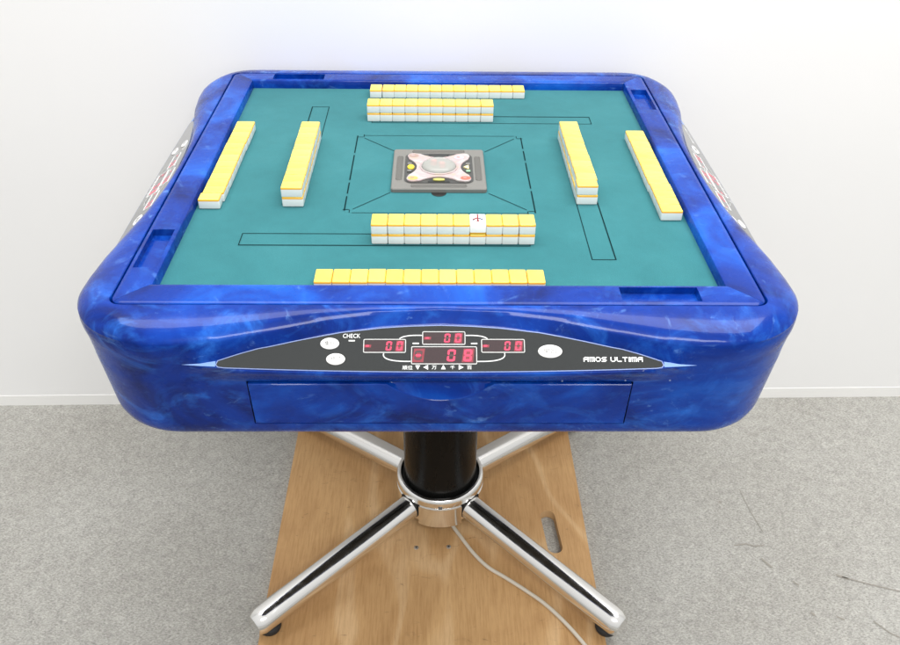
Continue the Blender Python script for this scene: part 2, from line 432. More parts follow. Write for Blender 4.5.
# felt playing surface
HF = .3274
mb = MB(); mb.add([(-.334, -.334, 0), (.334, -.334, 0), (.334, .334, 0), (-.334, .334, 0)], [(0, 1, 2, 3)], 'felt'); mb.build('felt_top', T, mat=G)

# rails: four mitred pieces, each with a sunk pocket
def rail_mesh():
    OUT = .3665; x0, x1 = .204, .293
    sec = [(HF, -.003), (HF, .0115), (HF+.0012, .0136), (HF+.0030, .0143), (HF+.0055, .0146), (HF+.0060, .0146), (.350, .0148), (.3600, .0143), (.3605, .0143), (.3640, .0136), (.3658, .0124), (OUT, .0105), (OUT, -.003)]
    pk = {5: .0062, 6: .0062, 7: .0062}        # points that drop inside the pocket
    mb_ = MB()
    st = [('M', -a) for a in (45, 30, 15, 0)]+[('x', -.2), ('x', -.1), ('x', 0), ('x', .1), ('x', x0-.0004), ('P', x0+.0004), ('P', x1-.0004), ('x', x1+.0004)]+[('M', a) for a in (.001, 15, 30, 45)]
    vs_ = []; c0 = .3525
    for kind, x in st:
        for i, (d, z) in enumerate(sec):
            zz = pk[i] if kind == 'P' and i in pk else z
            if kind == 'M':
                sg = -1 if x < 0 or (x == 0) else 1; a = math.radians(abs(x)); r_ = max(0, d-c0)
                xx, yy = (c0+r_*math.sin(a), c0+r_*math.cos(a)) if r_ else (d-(45-abs(x))/45*.004, d)
                vs_.append((sg*(xx-.00025), -yy, zz))
            else: vs_.append((x, -d, zz))
    m_ = len(sec)
    fs_ = [(s_*m_+i, (s_+1)*m_+i, (s_+1)*m_+i+1, s_*m_+i+1) for s_ in range(len(st)-1) for i in range(m_-1)]
    fs_ += [list(range(m_)), [(len(st)-1)*m_+i for i in range(m_)][::-1]]
    mb_.add(vs_, fs_, 'rail'); return mb_.mesh('rail', 30)
rm = rail_mesh()
for k in range(4):
    o = bpy.data.objects.new('rail', rm); COL.objects.link(o); o.parent = T; o.matrix_local = rot4(k)

# cut lines in the felt: tile lift slots and the central lift ring
def rect_line(mb_, x0, x1, y0, y1, w, z, mat, heavy=None):
    wy = heavy or w
    mb_.ring([(x0, y0), (x1, y0), (x1, y1), (x0, y1)], [(x0+w, y0+wy), (x1-w, y0+wy), (x1-w, y1-w), (x0+w, y1-w)], z, mat)
def slot_mesh(x0, x1, y0, y1):
    mb_ = MB(); rect_line(mb_, x0, x1, y0, y1, .0011, .0006, 'line', .0016); return mb_.mesh('tile_lift_slot')
SL = {0: (-.2535, .114, -.2180, -.1875), 1: (-.2500, .108, -.2175, -.1868), 2: (-.2495, .110, -.2045, -.1745), 3: (-.2420, .110, -.2145, -.1850)}
for k in range(4):
    o = bpy.data.objects.new('tile_lift_slot', slot_mesh(*SL[k])); COL.objects.link(o); o.parent = T; o.matrix_local = rot4(k)
CY = -.006
mb = MB(); z = .0006; w = .0012; q = .1275; nq = .1185; yo = -.004
def seg(a, b_, w_): add_stroke(mb, [a, b_], w_, z, 'line')
for k in range(4):
    c_, s_ = math.cos(k*PI/2), math.sin(k*PI/2)
    def r2(p): return (c_*p[0]-s_*p[1], s_*p[0]+c_*p[1]+yo)
    W_ = w*1.5 if k in (1, 3) else .0009
    if k in (1, 3):                           # broken line: the side cuts show as dashes
        for a, b_ in ((-q+.001, -.062), (-.054, .03), (.038, .072), (.080, q-.006)): seg(r2((a, -q-.001)), r2((b_, -q-.001)), W_)
    else: seg(r2((-nq, -q)), r2((nq, -q)), W_)
    seg(r2((nq, -q-.0035)), r2((nq, -q+.0055)), .0012)
    seg(r2((nq+.001, -q+.006)), r2((q, -q+.006)), .0010)
    seg(r2((nq-.001, -nq+.001)), r2((.068, -.069)), .0010)
mb.build('lift_ring_line', T, mat=G)

# centre console
con = Matrix.Translation((-.0012, CY, ZF))
mb = MB()
sq = rrect(-.0672, .0672, -.0660, .0660, .004)
mb.prism(sq, .0005, .0062, 'con_grey', bev=.0012)
mb.ring(rrect(-.0495, .0495, -.0495, .0495, .012), rrect(-.0478, .0478, -.0478, .0478, .0105), .0066, 'con_dark')
frame = mb.build('console_frame', T, mat=con)
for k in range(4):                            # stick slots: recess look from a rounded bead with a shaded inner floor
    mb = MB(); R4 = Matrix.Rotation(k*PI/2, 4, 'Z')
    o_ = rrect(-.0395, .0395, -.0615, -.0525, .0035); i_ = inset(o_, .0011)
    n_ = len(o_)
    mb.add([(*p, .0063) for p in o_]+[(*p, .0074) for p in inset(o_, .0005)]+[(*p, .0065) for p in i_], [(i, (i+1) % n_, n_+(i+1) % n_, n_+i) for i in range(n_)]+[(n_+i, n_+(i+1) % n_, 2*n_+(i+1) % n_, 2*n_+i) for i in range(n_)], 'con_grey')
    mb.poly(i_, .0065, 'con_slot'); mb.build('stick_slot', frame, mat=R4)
mb = MB(); mb.prism(rrect(-.0476, .0476, -.0476, .0476, .0103), .0058, .0068, 'con_dark')
well = mb.build('console_well', frame)
# four-armed pearl plate with concave sides
pl = []
for k in range(4):
    c_, s_ = math.cos(k*PI/2), math.sin(k*PI/2)
    pts = []
    for i in range(13):                        # concave bite on the lower side
        t = -1+2*i/12; pts.append((t*.0265, -.0435+.0115*math.cos(t*PI/2)**.8 if abs(t) < 1 else -.0435))
    cx, cy = .0372, -.0372
    for i in range(11):
        a = math.radians(-118+146*i/10); pts.append((cx+.0088*math.cos(a), cy+.0088*math.sin(a)))
    pl += [(c_*x-s_*y, s_*x+c_*y) for x, y in pts]
mb = MB(); mb.prism(pl, .0069, .0090, 'plate', bev=.0006); plate = mb.build('console_plate', frame)
for (x, y), mt, nm in (((-.037, -.0375), 'orange', 'badge'), ((.038, -.037), 'red', 'badge'), ((.030, .031), 'pink', 'badge'), ((-.037, .037), 'taupe', 'badge')):
    mb = MB(); mb.poly(ell(x, y, .0074, .0062), .00915, mt); mb.poly(ell(x-.001, y+.0012, .0026, .0022), .00925, 'taupe' if mt != 'taupe' else 'plate'); mb.build(nm, plate)
for k, mt in ((0, 'olive_key'), (1, 'pale_yellow'), (2, 'con_black'), (3, 'yellow_key')):
    R4 = Matrix.Rotation(k*PI/2, 4, 'Z'); mb = MB()
    half = [(.0155*math.cos(a), -.0462+.0125*math.sin(a)) for a in [PI*i/16 for i in range(17)]]
    mb.prism(half, .0068, .0074, 'con_black' if k in (0, 2) else 'con_dark')
    if k == 1: mb.prism([(-.0065, -.0435), (.0065, -.0435), (.0, -.0360)], .0074, .0090, mt)
    elif k != 2: mb.prism(ell(0, -.0405, .0068 if k else .0085, .0050 if k else .0030, 20), .0074, .0092, mt, bev=.0005)
    if k in (1, 3): mb.prism(rrect(-.0145, -.0090, -.0455, -.0395, .001), .0074, .0084, 'jade' if k == 1 else 'con_grey'); mb.prism(rrect(.0090, .0145, -.0455, -.0395, .001), .0074, .0084, 'con_grey')
    mb.build('wind_key', frame, mat=R4)
mb = MB(); mb.lathe([(.0275, .0091), (.0275, .0100), (.0262, .0106), (.0252, .0100), (.0250, .0093)], 'plate', 40, cap=False)
mb.lathe([(.0252, .0092), (.0005, .0092)], 'con_slot', 40, cap=False); mb.build('dice_cup', frame)
mb = MB(); prof = [(.0250*math.cos(a), .0098+.0085*math.sin(a)) for a in [PI/2*i/12 for i in range(13)]]; prof[-1] = (.0003, prof[-1][1])
mb.lathe(prof, 'dome', 40, cap=False); mb.build('dice_dome', frame)
mb = MB(); mb.poly(ell(0, -.0665, .0105, .0110), .0006, 'con_black'); mb.build('lift_notch', T, mat=con)
# two dice inside the dome (things of their own)
def die(loc, rz, label):
    mb_ = MB(); a = .0037; mb_.prism(rrect(-a, a, -a, a, .0012, 3), -a, a, 'die', bev=.0008)
    for x, y in ((-.0017, -.0017), (.0017, .0017), (0, 0)): mb_.poly(ell(x, y,   .0007, .0007, 10), a+.0001, 'pip')
    o_ = mb_.build('die'); o_.location = loc; o_.rotation_euler = (0, 0, rz); tag(o_, label, 'die'); return o_
die((.0035, CY-.002, ZF+.0131), .4, 'red die under the clear dome, right one of two')
die((-.0085, CY+.006, ZF+.0131), 1.0, 'red die under the clear dome, left one of two')

# ------------------------------------------------------------------ control panels
def panel_matrix(k):
    X = Vector((1, 0, 0)); Y = Vector((0, -UD, UZ)); Z = Vector((0, -UZ, -UD))
    m_ = Matrix(((X.x, Y.x, Z.x, 0), (X.y, Y.y, Z.y, -BD), (X.z, Y.z, Z.z, BZ), (0, 0, 0, 1)))
    return rot4(k) @ m_ @ Matrix.Translation((0, -.00598, 0)) @ Matrix.Diagonal((.993, 1.0445, 1, 1))
ARCH = [(x, .0541*h) for x, h in HX]
def arch_pts(x0, x1, off, n_=60):
    return [(x0+(x1-x0)*i/n_, .0541*hfun(x0+(x1-x0)*i/n_)-off) for i in range(n_+1)]
def panel_outline():
    xe = .2440; top = arch_pts(xe-.0015, -xe+.0015, .0012, 80)
    pts = [(-xe, vbot(xe)+.0022), (-xe+.0020, vbot(xe)+.0002)]+[(x/1000, vbot(x/1000)-.0003) for x in range(-236, 237, 8)]+[(xe-.0020, vbot(xe)+.0002), (xe, vbot(xe)+.0022)]
    return pts+[p for p in top if p[1] > vbot(p[0])+.0024]
pm = MB(); po = panel_outline(); pm.prism(po, .0003, .0011, 'panel')
panel = pm.build('control_panel', T, 30, panel_matrix(0))
mb = MB(); o2 = inset(po, -.0011); mb.ring(o2, inset(po, -.0001), .0009, 'trim'); mb.build('panel_trim', panel)
for sg in (-1, 1):  # added wedges paint the body's reflected sheen beyond both panel ends
    tp = [(.2452, vbot(.2452)), (.262, vbot(.262)+.0001), (.2815, vbot(.2815)+.0006), (.262, .0541*hfun(.262)-.0003), (.252, .0541*hfun(.252)-.0004), (.2452, .0541*hfun(.2452)-.0006)]
    mb = MB(); mb.prism([(sg*p[0], p[1]) for p in (tp if sg > 0 else tp[::-1])], .0002, .0009, 'tip_sheen'); mb.build('sheen_wedge', panel)
SEG = {'0': 'abcdef', '8': 'abcdefg', '-': 'g'}
def digit(mb_, cx, cy, w_, h_, ch, th, z_, ghost=True):
    sl = .12
    def P(x, y): return (cx+x+sl*y, cy+y)
    a, b_ = w_/2, h_/2; t = th; g_ = th*.18
    rects = {'a': (-a+t*.6, a-t*.6, b_-t, b_), 'd': (-a+t*.6, a-t*.6, -b_, -b_+t), 'g': (-a+t*.6, a-t*.6, -t/2, t/2),
             'f': (-a, -a+t, g_, b_-g_), 'b': (a-t, a, g_, b_-g_), 'e': (-a, -a+t, -b_+g_, -g_), 'c': (a-t, a, -b_+g_, -g_)}
    for k_, (x0, x1, y0, y1) in rects.items():
        hz = k_ in 'adg'
        if hz: pts = [P(x0, y0+t*.25), P(x0+t*.3, y0), P(x1-t*.3, y0), P(x1, y0+t*.25), P(x1, y1-t*.25), P(x1-t*.3, y1), P(x0+t*.3, y1), P(x0, y1-t*.25)]
        else: pts = [P(x0, y0+t*.4), P((x0+x1)/2, y0), P(x1, y0+t*.4), P(x1, y1-t*.4), P((x0+x1)/2, y1), P(x0, y1-t*.4)]
        if k_ in SEG[ch]: mb_.poly(pts, z_+(.00008 if not hz else .00012), 'lit')
        elif ghost: mb_.poly(pts, z_+(.00003 if not hz else .00005), 'dim')
def display(x0, x1, y0, y1, digs, big=False):
    mb_ = MB(); z_ = .0012
    o_ = rrect(x0, x1, y0, y1, .0018, 4); i_ = inset(o_, .0011)
    mb_.prism(i_, .0010, z_, 'window')
    n_ = len(o_); mb_.add([(*p, .0011) for p in o_]+[(*p, .0019) for p in inset(o_, .0003)]+[(*p, .0019) for p in inset(o_, .0009)]+[(*p, .0012) for p in i_],
        [(j*n_+i, j*n_+(i+1) % n_, (j+1)*n_+(i+1) % n_, (j+1)*n_+i) for j in range(3) for i in range(n_)], 'silver')
    H = y1-y0; W_ = x1-x0; cy = (y0+y1)/2; dh = H*.66
    for fx, ch, hot in digs:
        cx = x0+W_*fx; dw = W_*(.135 if not big else .125)
        if hot: mb_.poly([(cx-dw*.72-.0003, cy-dh*.56), (cx+dw*.60, cy-dh*.56), (cx+dw*.80, cy+dh*.56), (cx-dw*.5, cy+dh*.56)], z_+.00002, 'glow')
        if ch == '-': mb_.poly([(cx-dw*.62, cy-dh*.16), (cx+dw*.60, cy-dh*.16), (cx+dw*.66, cy+dh*.14), (cx-dw*.56, cy+dh*.14)], z_+.00002, 'glow'); digit(mb_, cx, cy, dw*.95, dh*.8, '-', H*.12, z_+.00006, big)
        else: digit(mb_, cx, cy, dw, dh, ch, H*.115, z_+.00006)
    return mb_.build('display', panel)
display(-.0853, -.0382, .0236, .0391, [(.10, '-', 0), (.60, '0', 0), (.85, '0', 1)])
display(-.0206, .0273, .0326, .0477, [(.12, '-', 0), (.58, '0', 0), (.83, '0', 1)])
display(-.0326, .0399, .0111, .0311, [(.11, '-', 1), (.61, '0', 0), (.86, '8', 1)], True)
display(.0444, .0928, .0239, .0393, [(.10, '-', 0), (.60, '0', 0), (.85, '0', 1)])
def arc(p0, p1, p2, n_=12):
    return [((1-t)**2*p0[0]+2*t*(1-t)*p1[0]+t*t*p2[0], (1-t)**2*p0[1]+2*t*(1-t)*p1[1]+t*t*p2[1]) for t in [i/n_ for i in range(n_+1)]]
for path in (arc((-.0455, .0393), (-.041, .0437), (-.0208, .0431)), arc((.0275, .0431), (.047, .0437), (.0515, .0394)),
             arc((-.0625, .0234), (-.0660, .0140), (-.0330, .0145), 16), arc((.0401, .0145), (.0735, .0140), (.0700, .0237), 16)):
    mb = MB(); add_stroke(mb, path, .0012, .00135, 'silver'); mb.build('link_line', panel)
def button(cx, cy, rx, ry, txt):
    mb_ = MB(); mb_.prism(ell(cx, cy, rx+.0006, ry+.0006, 40), .0008, .0013, 'con_black'); mb_.prism(ell(cx, cy, rx, ry, 40), .0011, .0024, 'button', bev=.0007)
    vs_, fs_ = text_mesh(txt, ry*.85, cx, cy, .00255, None, width=rx*1.05); mb_.add(vs_, fs_, 'grey_print'); return mb_.build('button', panel)
button(-.1220, .0338, .0103, .0063, '集計'); button(-.1148, .0167, .0103, .0063, '終了'); button(.1203, .0256, .0133, .0072, '開始')
def lettering(name, items):
    mb_ = MB()
    for it in items:
        vs_, fs_ = text_mesh(*it[:5], None, width=it[5] if len(it) > 5 else None); mb_.add(vs_, fs_, 'white_print')
    return mb_
mb = lettering('c', [('CHECK', .0046, -.0983, .0424, .00135, .0190)]); mb.prism(rrect(-.1015, -.0945, .0362, .0378, .0004), .0011, .0016, 'silver'); mb.build('check_lettering', panel)
mb = lettering('p', [('順位', .0047, -.0363, .0078, .00135, .0112), ('万', .0042, -.0073, .0080, .00135, .0052), ('千', .0042, .0128, .0080, .00135, .0052), ('百', .0042, .0312, .0080, .00135, .0052)])
for cx, dr in ((-.0252, 'd'), (-.0165, 'l'), (.0028, 'u'), (.0222, 'r')):
    a = .0026; tri = {'d': [(-a, a*.8), (0, -a), (a, a*.8)], 'u': [(-a, -a*.8), (a, -a*.8), (0, a)], 'l': [(a, -a), (a, a), (-a, 0)], 'r': [(-a, -a), (a, 0), (-a, a)]}[dr]
    mb.poly([(x+cx, y+.0081) for x, y in tri], .00135, 'white_print')
mb.build('scale_lettering', panel)
for cx in (-.0275, .0368):
    mb = MB(); mb.prism(rrect(cx-.0036, cx+.0036, .0334, .0349, .0004), .0011, .0016, 'silver'); mb.build('indicator_lamp', panel)
FONT = {'A': ['.####', '#...#', '#####', '#...#', '#...#'], 'M': ['#####', '#.#.#', '#.#.#', '#.#.#', '#.#.#'], 'O': ['.###.', '#...#', '#...#', '#...#', '.###.'],
        'S': ['.####', '#....', '.###.', '....#', '####.'], 'U': ['#...#', '#...#', '#...#', '#...#', '.###.'], 'L': ['#....', '#....', '#....', '#....', '.####'],
        'T': ['#####', '..#..', '..#..', '..#..', '..#..'], 'I': ['##', '##', '##', '##', '##']}
mb = MB(); x = .1566; y0 = .0143; cw = .00112; chh = .00106
for ch in 'AMOS ULTIMA':
    if ch == ' ': x += .0032; continue
    rows = FONT[ch]
    for j, row in enumerate(rows):
        i = 0
        while i < len(row):
            if row[i] == '#':
                e = i
                while e < len(row) and row[e] == '#': e += 1
                ya = y0+(4-j)*chh; lean = .0
                # half-pixel trims round the letters' outer corners
                mb.add([(x+i*cw, ya, .00135), (x+e*cw, ya, .00135), (x+e*cw, ya+chh, .00135), (x+i*cw, ya+chh, .00135)], [(0, 1, 2, 3)], 'white_print'); i = e
            else: i += 1
    x += len(rows[0])*cw+.00105
mb.build('maker_lettering', panel)
def copy_part(o_, par, mtx=None):
    c_ = o_.copy(); COL.objects.link(c_); c_.parent = par
    if mtx is not None: c_.matrix_local = mtx
    for ch_ in [q_ for q_ in COL.objects if q_.parent is o_]: copy_part(ch_, c_)
    return c_
for k in (1, 3): copy_part(panel, T, panel_matrix(k))

# ------------------------------------------------------------------ drawers
def drawer_parts(k):
    mb_ = MB(); z0, z1 = -.1285, -.0632
    def face(z_): return .4124+(.4052-.4124)*(z_-z1)/(z0-z1)
    nw, nd = .060, .0255
    def nz(x_): return z1-nd*(1-(x_/nw)**2) if abs(x_) < nw else z1
    xs = [-.2148]+[-nw+2*nw*i/24 for i in range(25)]+[.2148]
    loop = [(-.2143, z0), (.2143, z0), (.2148, z1)]+[(x_, nz(x_)) for x_ in xs[::-1][1:-1]]+[(-.2148, z1)]
    n_ = len(loop); fr = [(x_, -face(z_), z_) for x_, z_ in loop]; ins = inset([(x_, z_) for x_, z_ in loop], .0009)
    fr2 = [(x_, -face(z_)-.0009, z_) for x_, z_ in ins]; bk = [(x_, -face(z_)+.010, z_) for x_, z_ in loop]
    mb_.add(bk+fr+fr2, [(i, (i+1) % n_, n_+(i+1) % n_, n_+i) for i in range(n_)]+[(n_+i, n_+(i+1) % n_, 2*n_+(i+1) % n_, 2*n_+i) for i in range(n_)]+[[2*n_+i for i in range(n_)]], 'drawer')
    d_ = mb_.build('drawer', T, 40, rot4(k))
    mb_ = MB(); A_ = []; B_ = []
    for i in range(25):
        x_ = -nw+2*nw*i/24; zz = nz(x_)-.0006
        A_.append((x_, -face(zz)-.0004, zz)); B_.append((x_*.97, -face(z1)+.0088, z1+.0005))
    mid = [((a[0]+b_[0])/2, (a[1]+b_[1])/2+.0012, (a[2]+b_[2])/2-.0012) for a, b_ in zip(A_, B_)]
    mb_.add(A_+mid+B_, [(j*25+i, j*25+i+1, (j+1)*25+i+1, (j+1)*25+i) for j in range(2) for i in range(24)], 'body'); mb_.build('finger_pull', d_)
for k in (0, 1, 3): drawer_parts(k)
mb = MB()
for x_, d_, z_ in ((.252, .4256, -.0470), (.2030, .4249, -.0475), (.135, .4170, -.0550)):
    mb.lathe([(.0011, 0), (.0011, .0004), (.0002, .0009)], 'trim', 10); 
    o = mb.build('trim_screw', T, mat=Matrix.Translation((x_, -d_+.0004, ZF+z_)) @ Matrix.Rotation(PI/2, 4, 'X')); mb = MB()

# ------------------------------------------------------------------ pedestal
CX, CYp = .005, .070
base = Matrix.Translation((CX, CYp, 0))
mb = MB(); mb.lathe([(.0715, .10), (.0715, ZF-.158)], 'black', 64); mb.build('column', T, mat=base)
mb = MB(); mb.lathe([(.070, .064), (.0800, .064), (.0818, .066), (.0818, .108), (.0845, .111), (.0868, .116), (.0875, .122), (.0868, .128), (.0845, .1325), (.0815, .1345), (.0785, .1345), (.0765, .1325), (.0755, .128), (.0735, .125)], 'chrome', 72, cap=False)
mb.lathe([(.0765, .1262), (.0712, .1262)], 'rubber', 72, cap=False)
hub = mb.build('hub', T, mat=base)
for k in range(4):                             # curved skirt plates between the legs
    mb = MB(); vs = []; r1, r0 = .0868, .0800
    na = 10
    for i in range(na+1):
        a = math.radians(-90+(-29+58*i/na)); c_, s_ = math.cos(a), math.sin(a)
        vs += [(r0*c_, r0*s_, .062), (r1*c_, r1*s_, .062), (r1*c_, r1*s_, .1085), (r0*c_, r0*s_, .1085)]
    fs = [(4*i+j, 4*i+(j+1) % 4, 4*i+4+(j+1) % 4, 4*i+4+j) for i in range(na) for j in range(4)]+[(0, 1, 2, 3), (4*na+3, 4*na+2, 4*na+1, 4*na)]
    mb.add(vs, fs, 'chrome'); mb.build('skirt_plate', hub, mat=Matrix.Rotation(k*PI/2, 4, 'Z'))
mb = MB(); mb.box(-.0040, .0040, -.0895, -.086, .1165, .1195, 'con_black'); mb.build('hub_slot', hub)
def leg(ang, L):
    mb_ = MB(); r_ = .0245
    prof = [(.0, .074), (r_*.96, .0740), (r_*.96, .0760), (r_*.90, .0780), (r_*.90, .0815), (r_, .0825), (r_, L-.020), (r_*.97, L-.012), (r_*.80, L-.002), (r_*.72, L), (0, L)]
    n_ = 40; vs_ = []; fs_ = []
    z_in, z_out = .090, .056
    for rr, l in prof:
        zc = z_in+(z_out-z_in)*(l-.074)/(L-.074)
        for i in range(n_):
            a = 2*PI*i/n_; vs_.append((l, max(rr, .0004)*math.cos(a), zc+max(rr, .0004)*math.sin(a)))
    for j in range(len(prof)-1):
        for i in range(n_): fs_.append((j*n_+i, j*n_+(i+1) % n_, (j+1)*n_+(i+1) % n_, (j+1)*n_+i))
    mb_.add(vs_, fs_, 'chrome')
    o_ = mb_.build('leg', T, 30, base @ Matrix.Rotation(ang, 4, 'Z'))
    mb_ = MB(); x_ = L-.030
    mb_.lathe([(.004, .0205), (.0150, .0208), (.0190, .0235), (.0205, .0280), (.0190, .0325), (.0125, .0355), (.0080, .040)], 'rubber', 28, cx=x_); mb_.build('rubber_foot', o_)
    mb_ = MB(); mb_.tube([(.0795, 0, .0895), (.0835, 0, .0890)], .0252, 'rubber', 32); mb_.build('leg_gasket', o_)
    return o_
leg(math.atan2(-.305, -.330), .447); leg(math.atan2(-.310, .322), .445)
leg(math.atan2(.200, .2365), .435); leg(math.atan2(.200, -.2400), .435)

# ------------------------------------------------------------------ plywood board under the base
mb = MB()
bx0, bx1, by0, by1 = -.318, .300, -.315, .335; ZB = .0200
hole = []; hx, hr = .2300, .0150; hy0, hy1 = -.046, .064
for cx_, cy_, a0 in ((hx+.003, hy0+hr, PI), (hx-.003, hy1-hr, 0)):
    for i in range(13): a = a0+PI*i/12; hole.append((cx_+hr*math.cos(a), cy_+hr*math.sin(a)))
bm = bmesh.new()
def loop_edges(pts, z_):
    vv_ = [bm.verts.new((*p, z_)) for p in pts]; return vv_, [bm.edges.new((vv_[i], vv_[(i+1) % len(vv_)])) for i in range(len(vv_))]
outer = rrect(bx0, bx1, by0, by1, .004, 3)
v1, e1 = loop_edges(outer, ZB); v2, e2 = loop_edges(hole, ZB)
bmesh.ops.triangle_fill(bm, use_beauty=True, use_dissolve=False, edges=e1+e2)
for f in bm.faces: f.material_index = 0
for vv_ in (v1, v2):
    lo = [bm.verts.new((v_.co.x, v_.co.y, .0006)) for v_ in vv_]
    for i in range(len(vv_)):
        j = (i+1) % len(vv_); f = bm.faces.new((vv_[i], vv_[j], lo[j], lo[i])); f.material_index = 1
bmesh.ops.recalc_face_normals(bm, faces=bm.faces)
me = bpy.data.meshes.new('plywood_board'); bm.to_mesh(me); bm.free(); me.materials.append(M['ply']); me.materials.append(M['ply_edge'])
board = bpy.data.objects.new('plywood_board', me); COL.objects.link(board)
tag(board, 'brown plywood board with a slotted hand hole lying under the table base', 'board')
for x_, y_ in ((-.042, -.032), (.022, -.030)):
    mb = MB(); mb.lathe([(.0048, 0), (.0048, .0008), (.0030, .0015)], 'steel', 16); mb.poly(ell(0, 0, .0015, .0015, 10), .00165, 'con_black'); mb.build('screw', board, mat=Matrix.Translation((x_, y_, ZB)))

# power cable lying on the board
pts = [(.020, .050, .030), (.030, .022, .0250), (.045, -.005, .0240), (.070, -.048, .0240), (.097, -.082, .0240), (.128, -.106, .0240), (.165, -.136, .0240), (.200, -.168, .0240), (.235, -.212, .0240), (.266, -.262, .0240), (.290, -.312, .0240), (.305, -.345, .014), (.325, -.40, .0045), (.36, -.50, .0045)]
def smooth(p, n_=6):
    out = []
    for i in range(len(p)-1):
        a = Vector(p[max(i-1, 0)]); b_ = Vector(p[i]); c_ = Vector(p[i+1]); d_ = Vector(p[min(i+2, len(p)-1)])
        for j in range(n_):
            t = j/n_; out.append(.5*((2*b_)+(c_-a)*t+(2*a-5*b_+4*c_-d_)*t*t+(3*b_-a-3*c_+d_)*t**3))
    return out+[Vector(p[-1])]
mb = MB(); mb.tube(smooth(pts), .0036, 'cable', 10); tag(mb.build('power_cable'), 'thin pale power cable running over the plywood from under the table hub', 'cable')

# ------------------------------------------------------------------ mahjong tiles
TL, TW, TT = .0283, .0205, .0144
def tile_meshes():
    a, b_ = TW/2-.00008, TL/2; zb = .0113         # white face block below, coloured back above
    lo = rrect(-a, a, -b_, b_, .0016, 3); n_ = len(lo)
    def body_of(z0, z1, r, mat, top):
        mb_ = MB(); i1 = inset(lo, r*.35); i2 = inset(lo, r)
        if top: L = [(lo, z0), (lo, z1-r), (i1, z1-r*.3), (i2, z1)]
        else: L = [(i2, z0), (i1, z0+r*.3), (lo, z0+r), (lo, z1)]
        vs_ = [(*p, z_) for l_, z_ in L for p in l_]
        fs_ = [(j*n_+i, j*n_+(i+1) % n_, (j+1)*n_+(i+1) % n_, (j+1)*n_+i) for j in range(3) for i in range(n_)]+[[n_-1-i for i in range(n_)], [3*n_+i for i in range(n_)]]
        mb_.add(vs_, fs_, mat); return mb_
    return body_of(0, zb, .0012, 'tile', False).mesh('mahjong_tile', 50), body_of(zb+.00002, TT, .0014, 'tile_back', True).mesh('tile_back', 50)
tm, tbm = tile_meshes()
proto = bpy.data.objects.new('mahjong_tile', tm); COL.objects.link(proto)
pback = bpy.data.objects.new('tile_back', tbm); COL.objects.link(pback); pback.parent = proto
used = [False]
def place(x, y, z_, rz, label, group, flip=False):
    if not used[0]: o_ = proto; bk = pback; used[0] = True
    else:
        o_ = proto.copy(); COL.objects.link(o_); bk = pback.copy(); COL.objects.link(bk); bk.parent = o_
    o_.location = (x, y, ZF+z_+.0004); o_.rotation_euler = (0, 0, rz)
    if flip: o_.rotation_euler = (PI, 0, rz); o_.location.z += TT
    tag(o_, label, 'mahjong tile', group); return o_
ORD = ['first', 'second', 'third', 'fourth', 'fifth', 'sixth', 'seventh', 'eighth', 'ninth', 'tenth', 'eleventh', 'twelfth', 'thirteenth']
def jit(s_=.0002): return random.uniform(-s_, s_)
# single rows of thirteen along the four rails
def hand(name, fn, n_, end, dirn):
    for i in range(n_):
        x, y, rz = fn(i)
        if i == 0: lab = 'yellow-backed tile at the %s end of the single row along the %s rail' % (end[0], name)
        elif i == n_-1: lab = 'yellow-backed tile at the %s end of the single row along the %s rail' % (end[1], name)
        else: lab = '%s yellow-backed tile from the %s in the single row along the %s rail' % (ORD[i], end[0], name)
        place(x, y, 0, rz, lab, 'yellow-backed tiles in the single row along the %s rail' % name)
def wall_row(name, fn, n_, end, special=None):
    for lv in (0, 1):
        for i in range(n_):
            x, y, rz = fn(i, lv)
            pos = '%s stack from the %s' % (ORD[i], end[0])
            if special == (i, lv):
                o_ = place(x, y, lv*TT, rz, 'the one tile turned white face up, on the double row near the front', 'tiles in the double row near the %s' % name, True)
                global FACE; FACE = o_
            else: place(x, y, lv*TT, rz, '%s yellow-backed tile of the %s in the %s double row' % ('upper' if lv else 'lower', pos, name), 'tiles in the %s double row' % name)
def fF(i):
    x = -.1456+TW*(i+.5)+(0 if i else -.0004)+(.0004 if i == 12 else 0); y = -.3234+TL/2+jit()
    if i == 3: y += .0009
    return x, y, jit(.004)
hand('front', fF, 13, ('left', 'right'), 1)
def fB(i):
    x = -.1183+TW*(i+.5)+(-.0010 if i == 0 else 0)+(.0003 if i == 12 else 0); y = .2837+TL/2+jit()+(-.0006 if i < 6 else 0)
    return x, y, jit(.004)
hand('back', fB, 13, ('left', 'right'), 1)
def fL(i):
    y = -.1228+TW*(i+.5); x = -.3215+TL/2+jit()
    if i == 0: x -= .0016; y -= .0004
    elif i < 9: x += .0004
    else: x += .0012
    return x, y, PI/2+jit(.004)
hand('left', fL, 13, ('near', 'far'), 1)
def fR(i):
    y = -.1502+TW*(i+.5); x = .2928+TL/2+jit()
    if i < 4: x -= .0010-.0004*i*.2
    if i < 4: x += .0002
    return x-(0.0004 if i >= 4 else 0)+(.0012 if i < 4 else 0), y, PI/2+jit(.004)
hand('right', fR, 13, ('near', 'far'), 1)
wall_row('front', lambda i, lv: (-.0861+TW*(i+.5)+(-.0004 if i == 0 else 0)+(.0004 if i == 9 else 0), -.2144+TL/2+jit()-(.0006 if i == 6 and not lv else 0), jit(.004)), 10, ('left', 'right'), (6, 1))
wall_row('back', lambda i, lv: (-.1171+TW*(i+.5)+(.0003 if i == 9 else 0), .1795+TL/2+jit(), jit(.004)), 10, ('left', 'right'))
wall_row('left', lambda i, lv: (-.2126+TL/2+jit(), -.1160+TW*(i+.5), PI/2+jit(.004)), 11, ('near end', 'far end'))
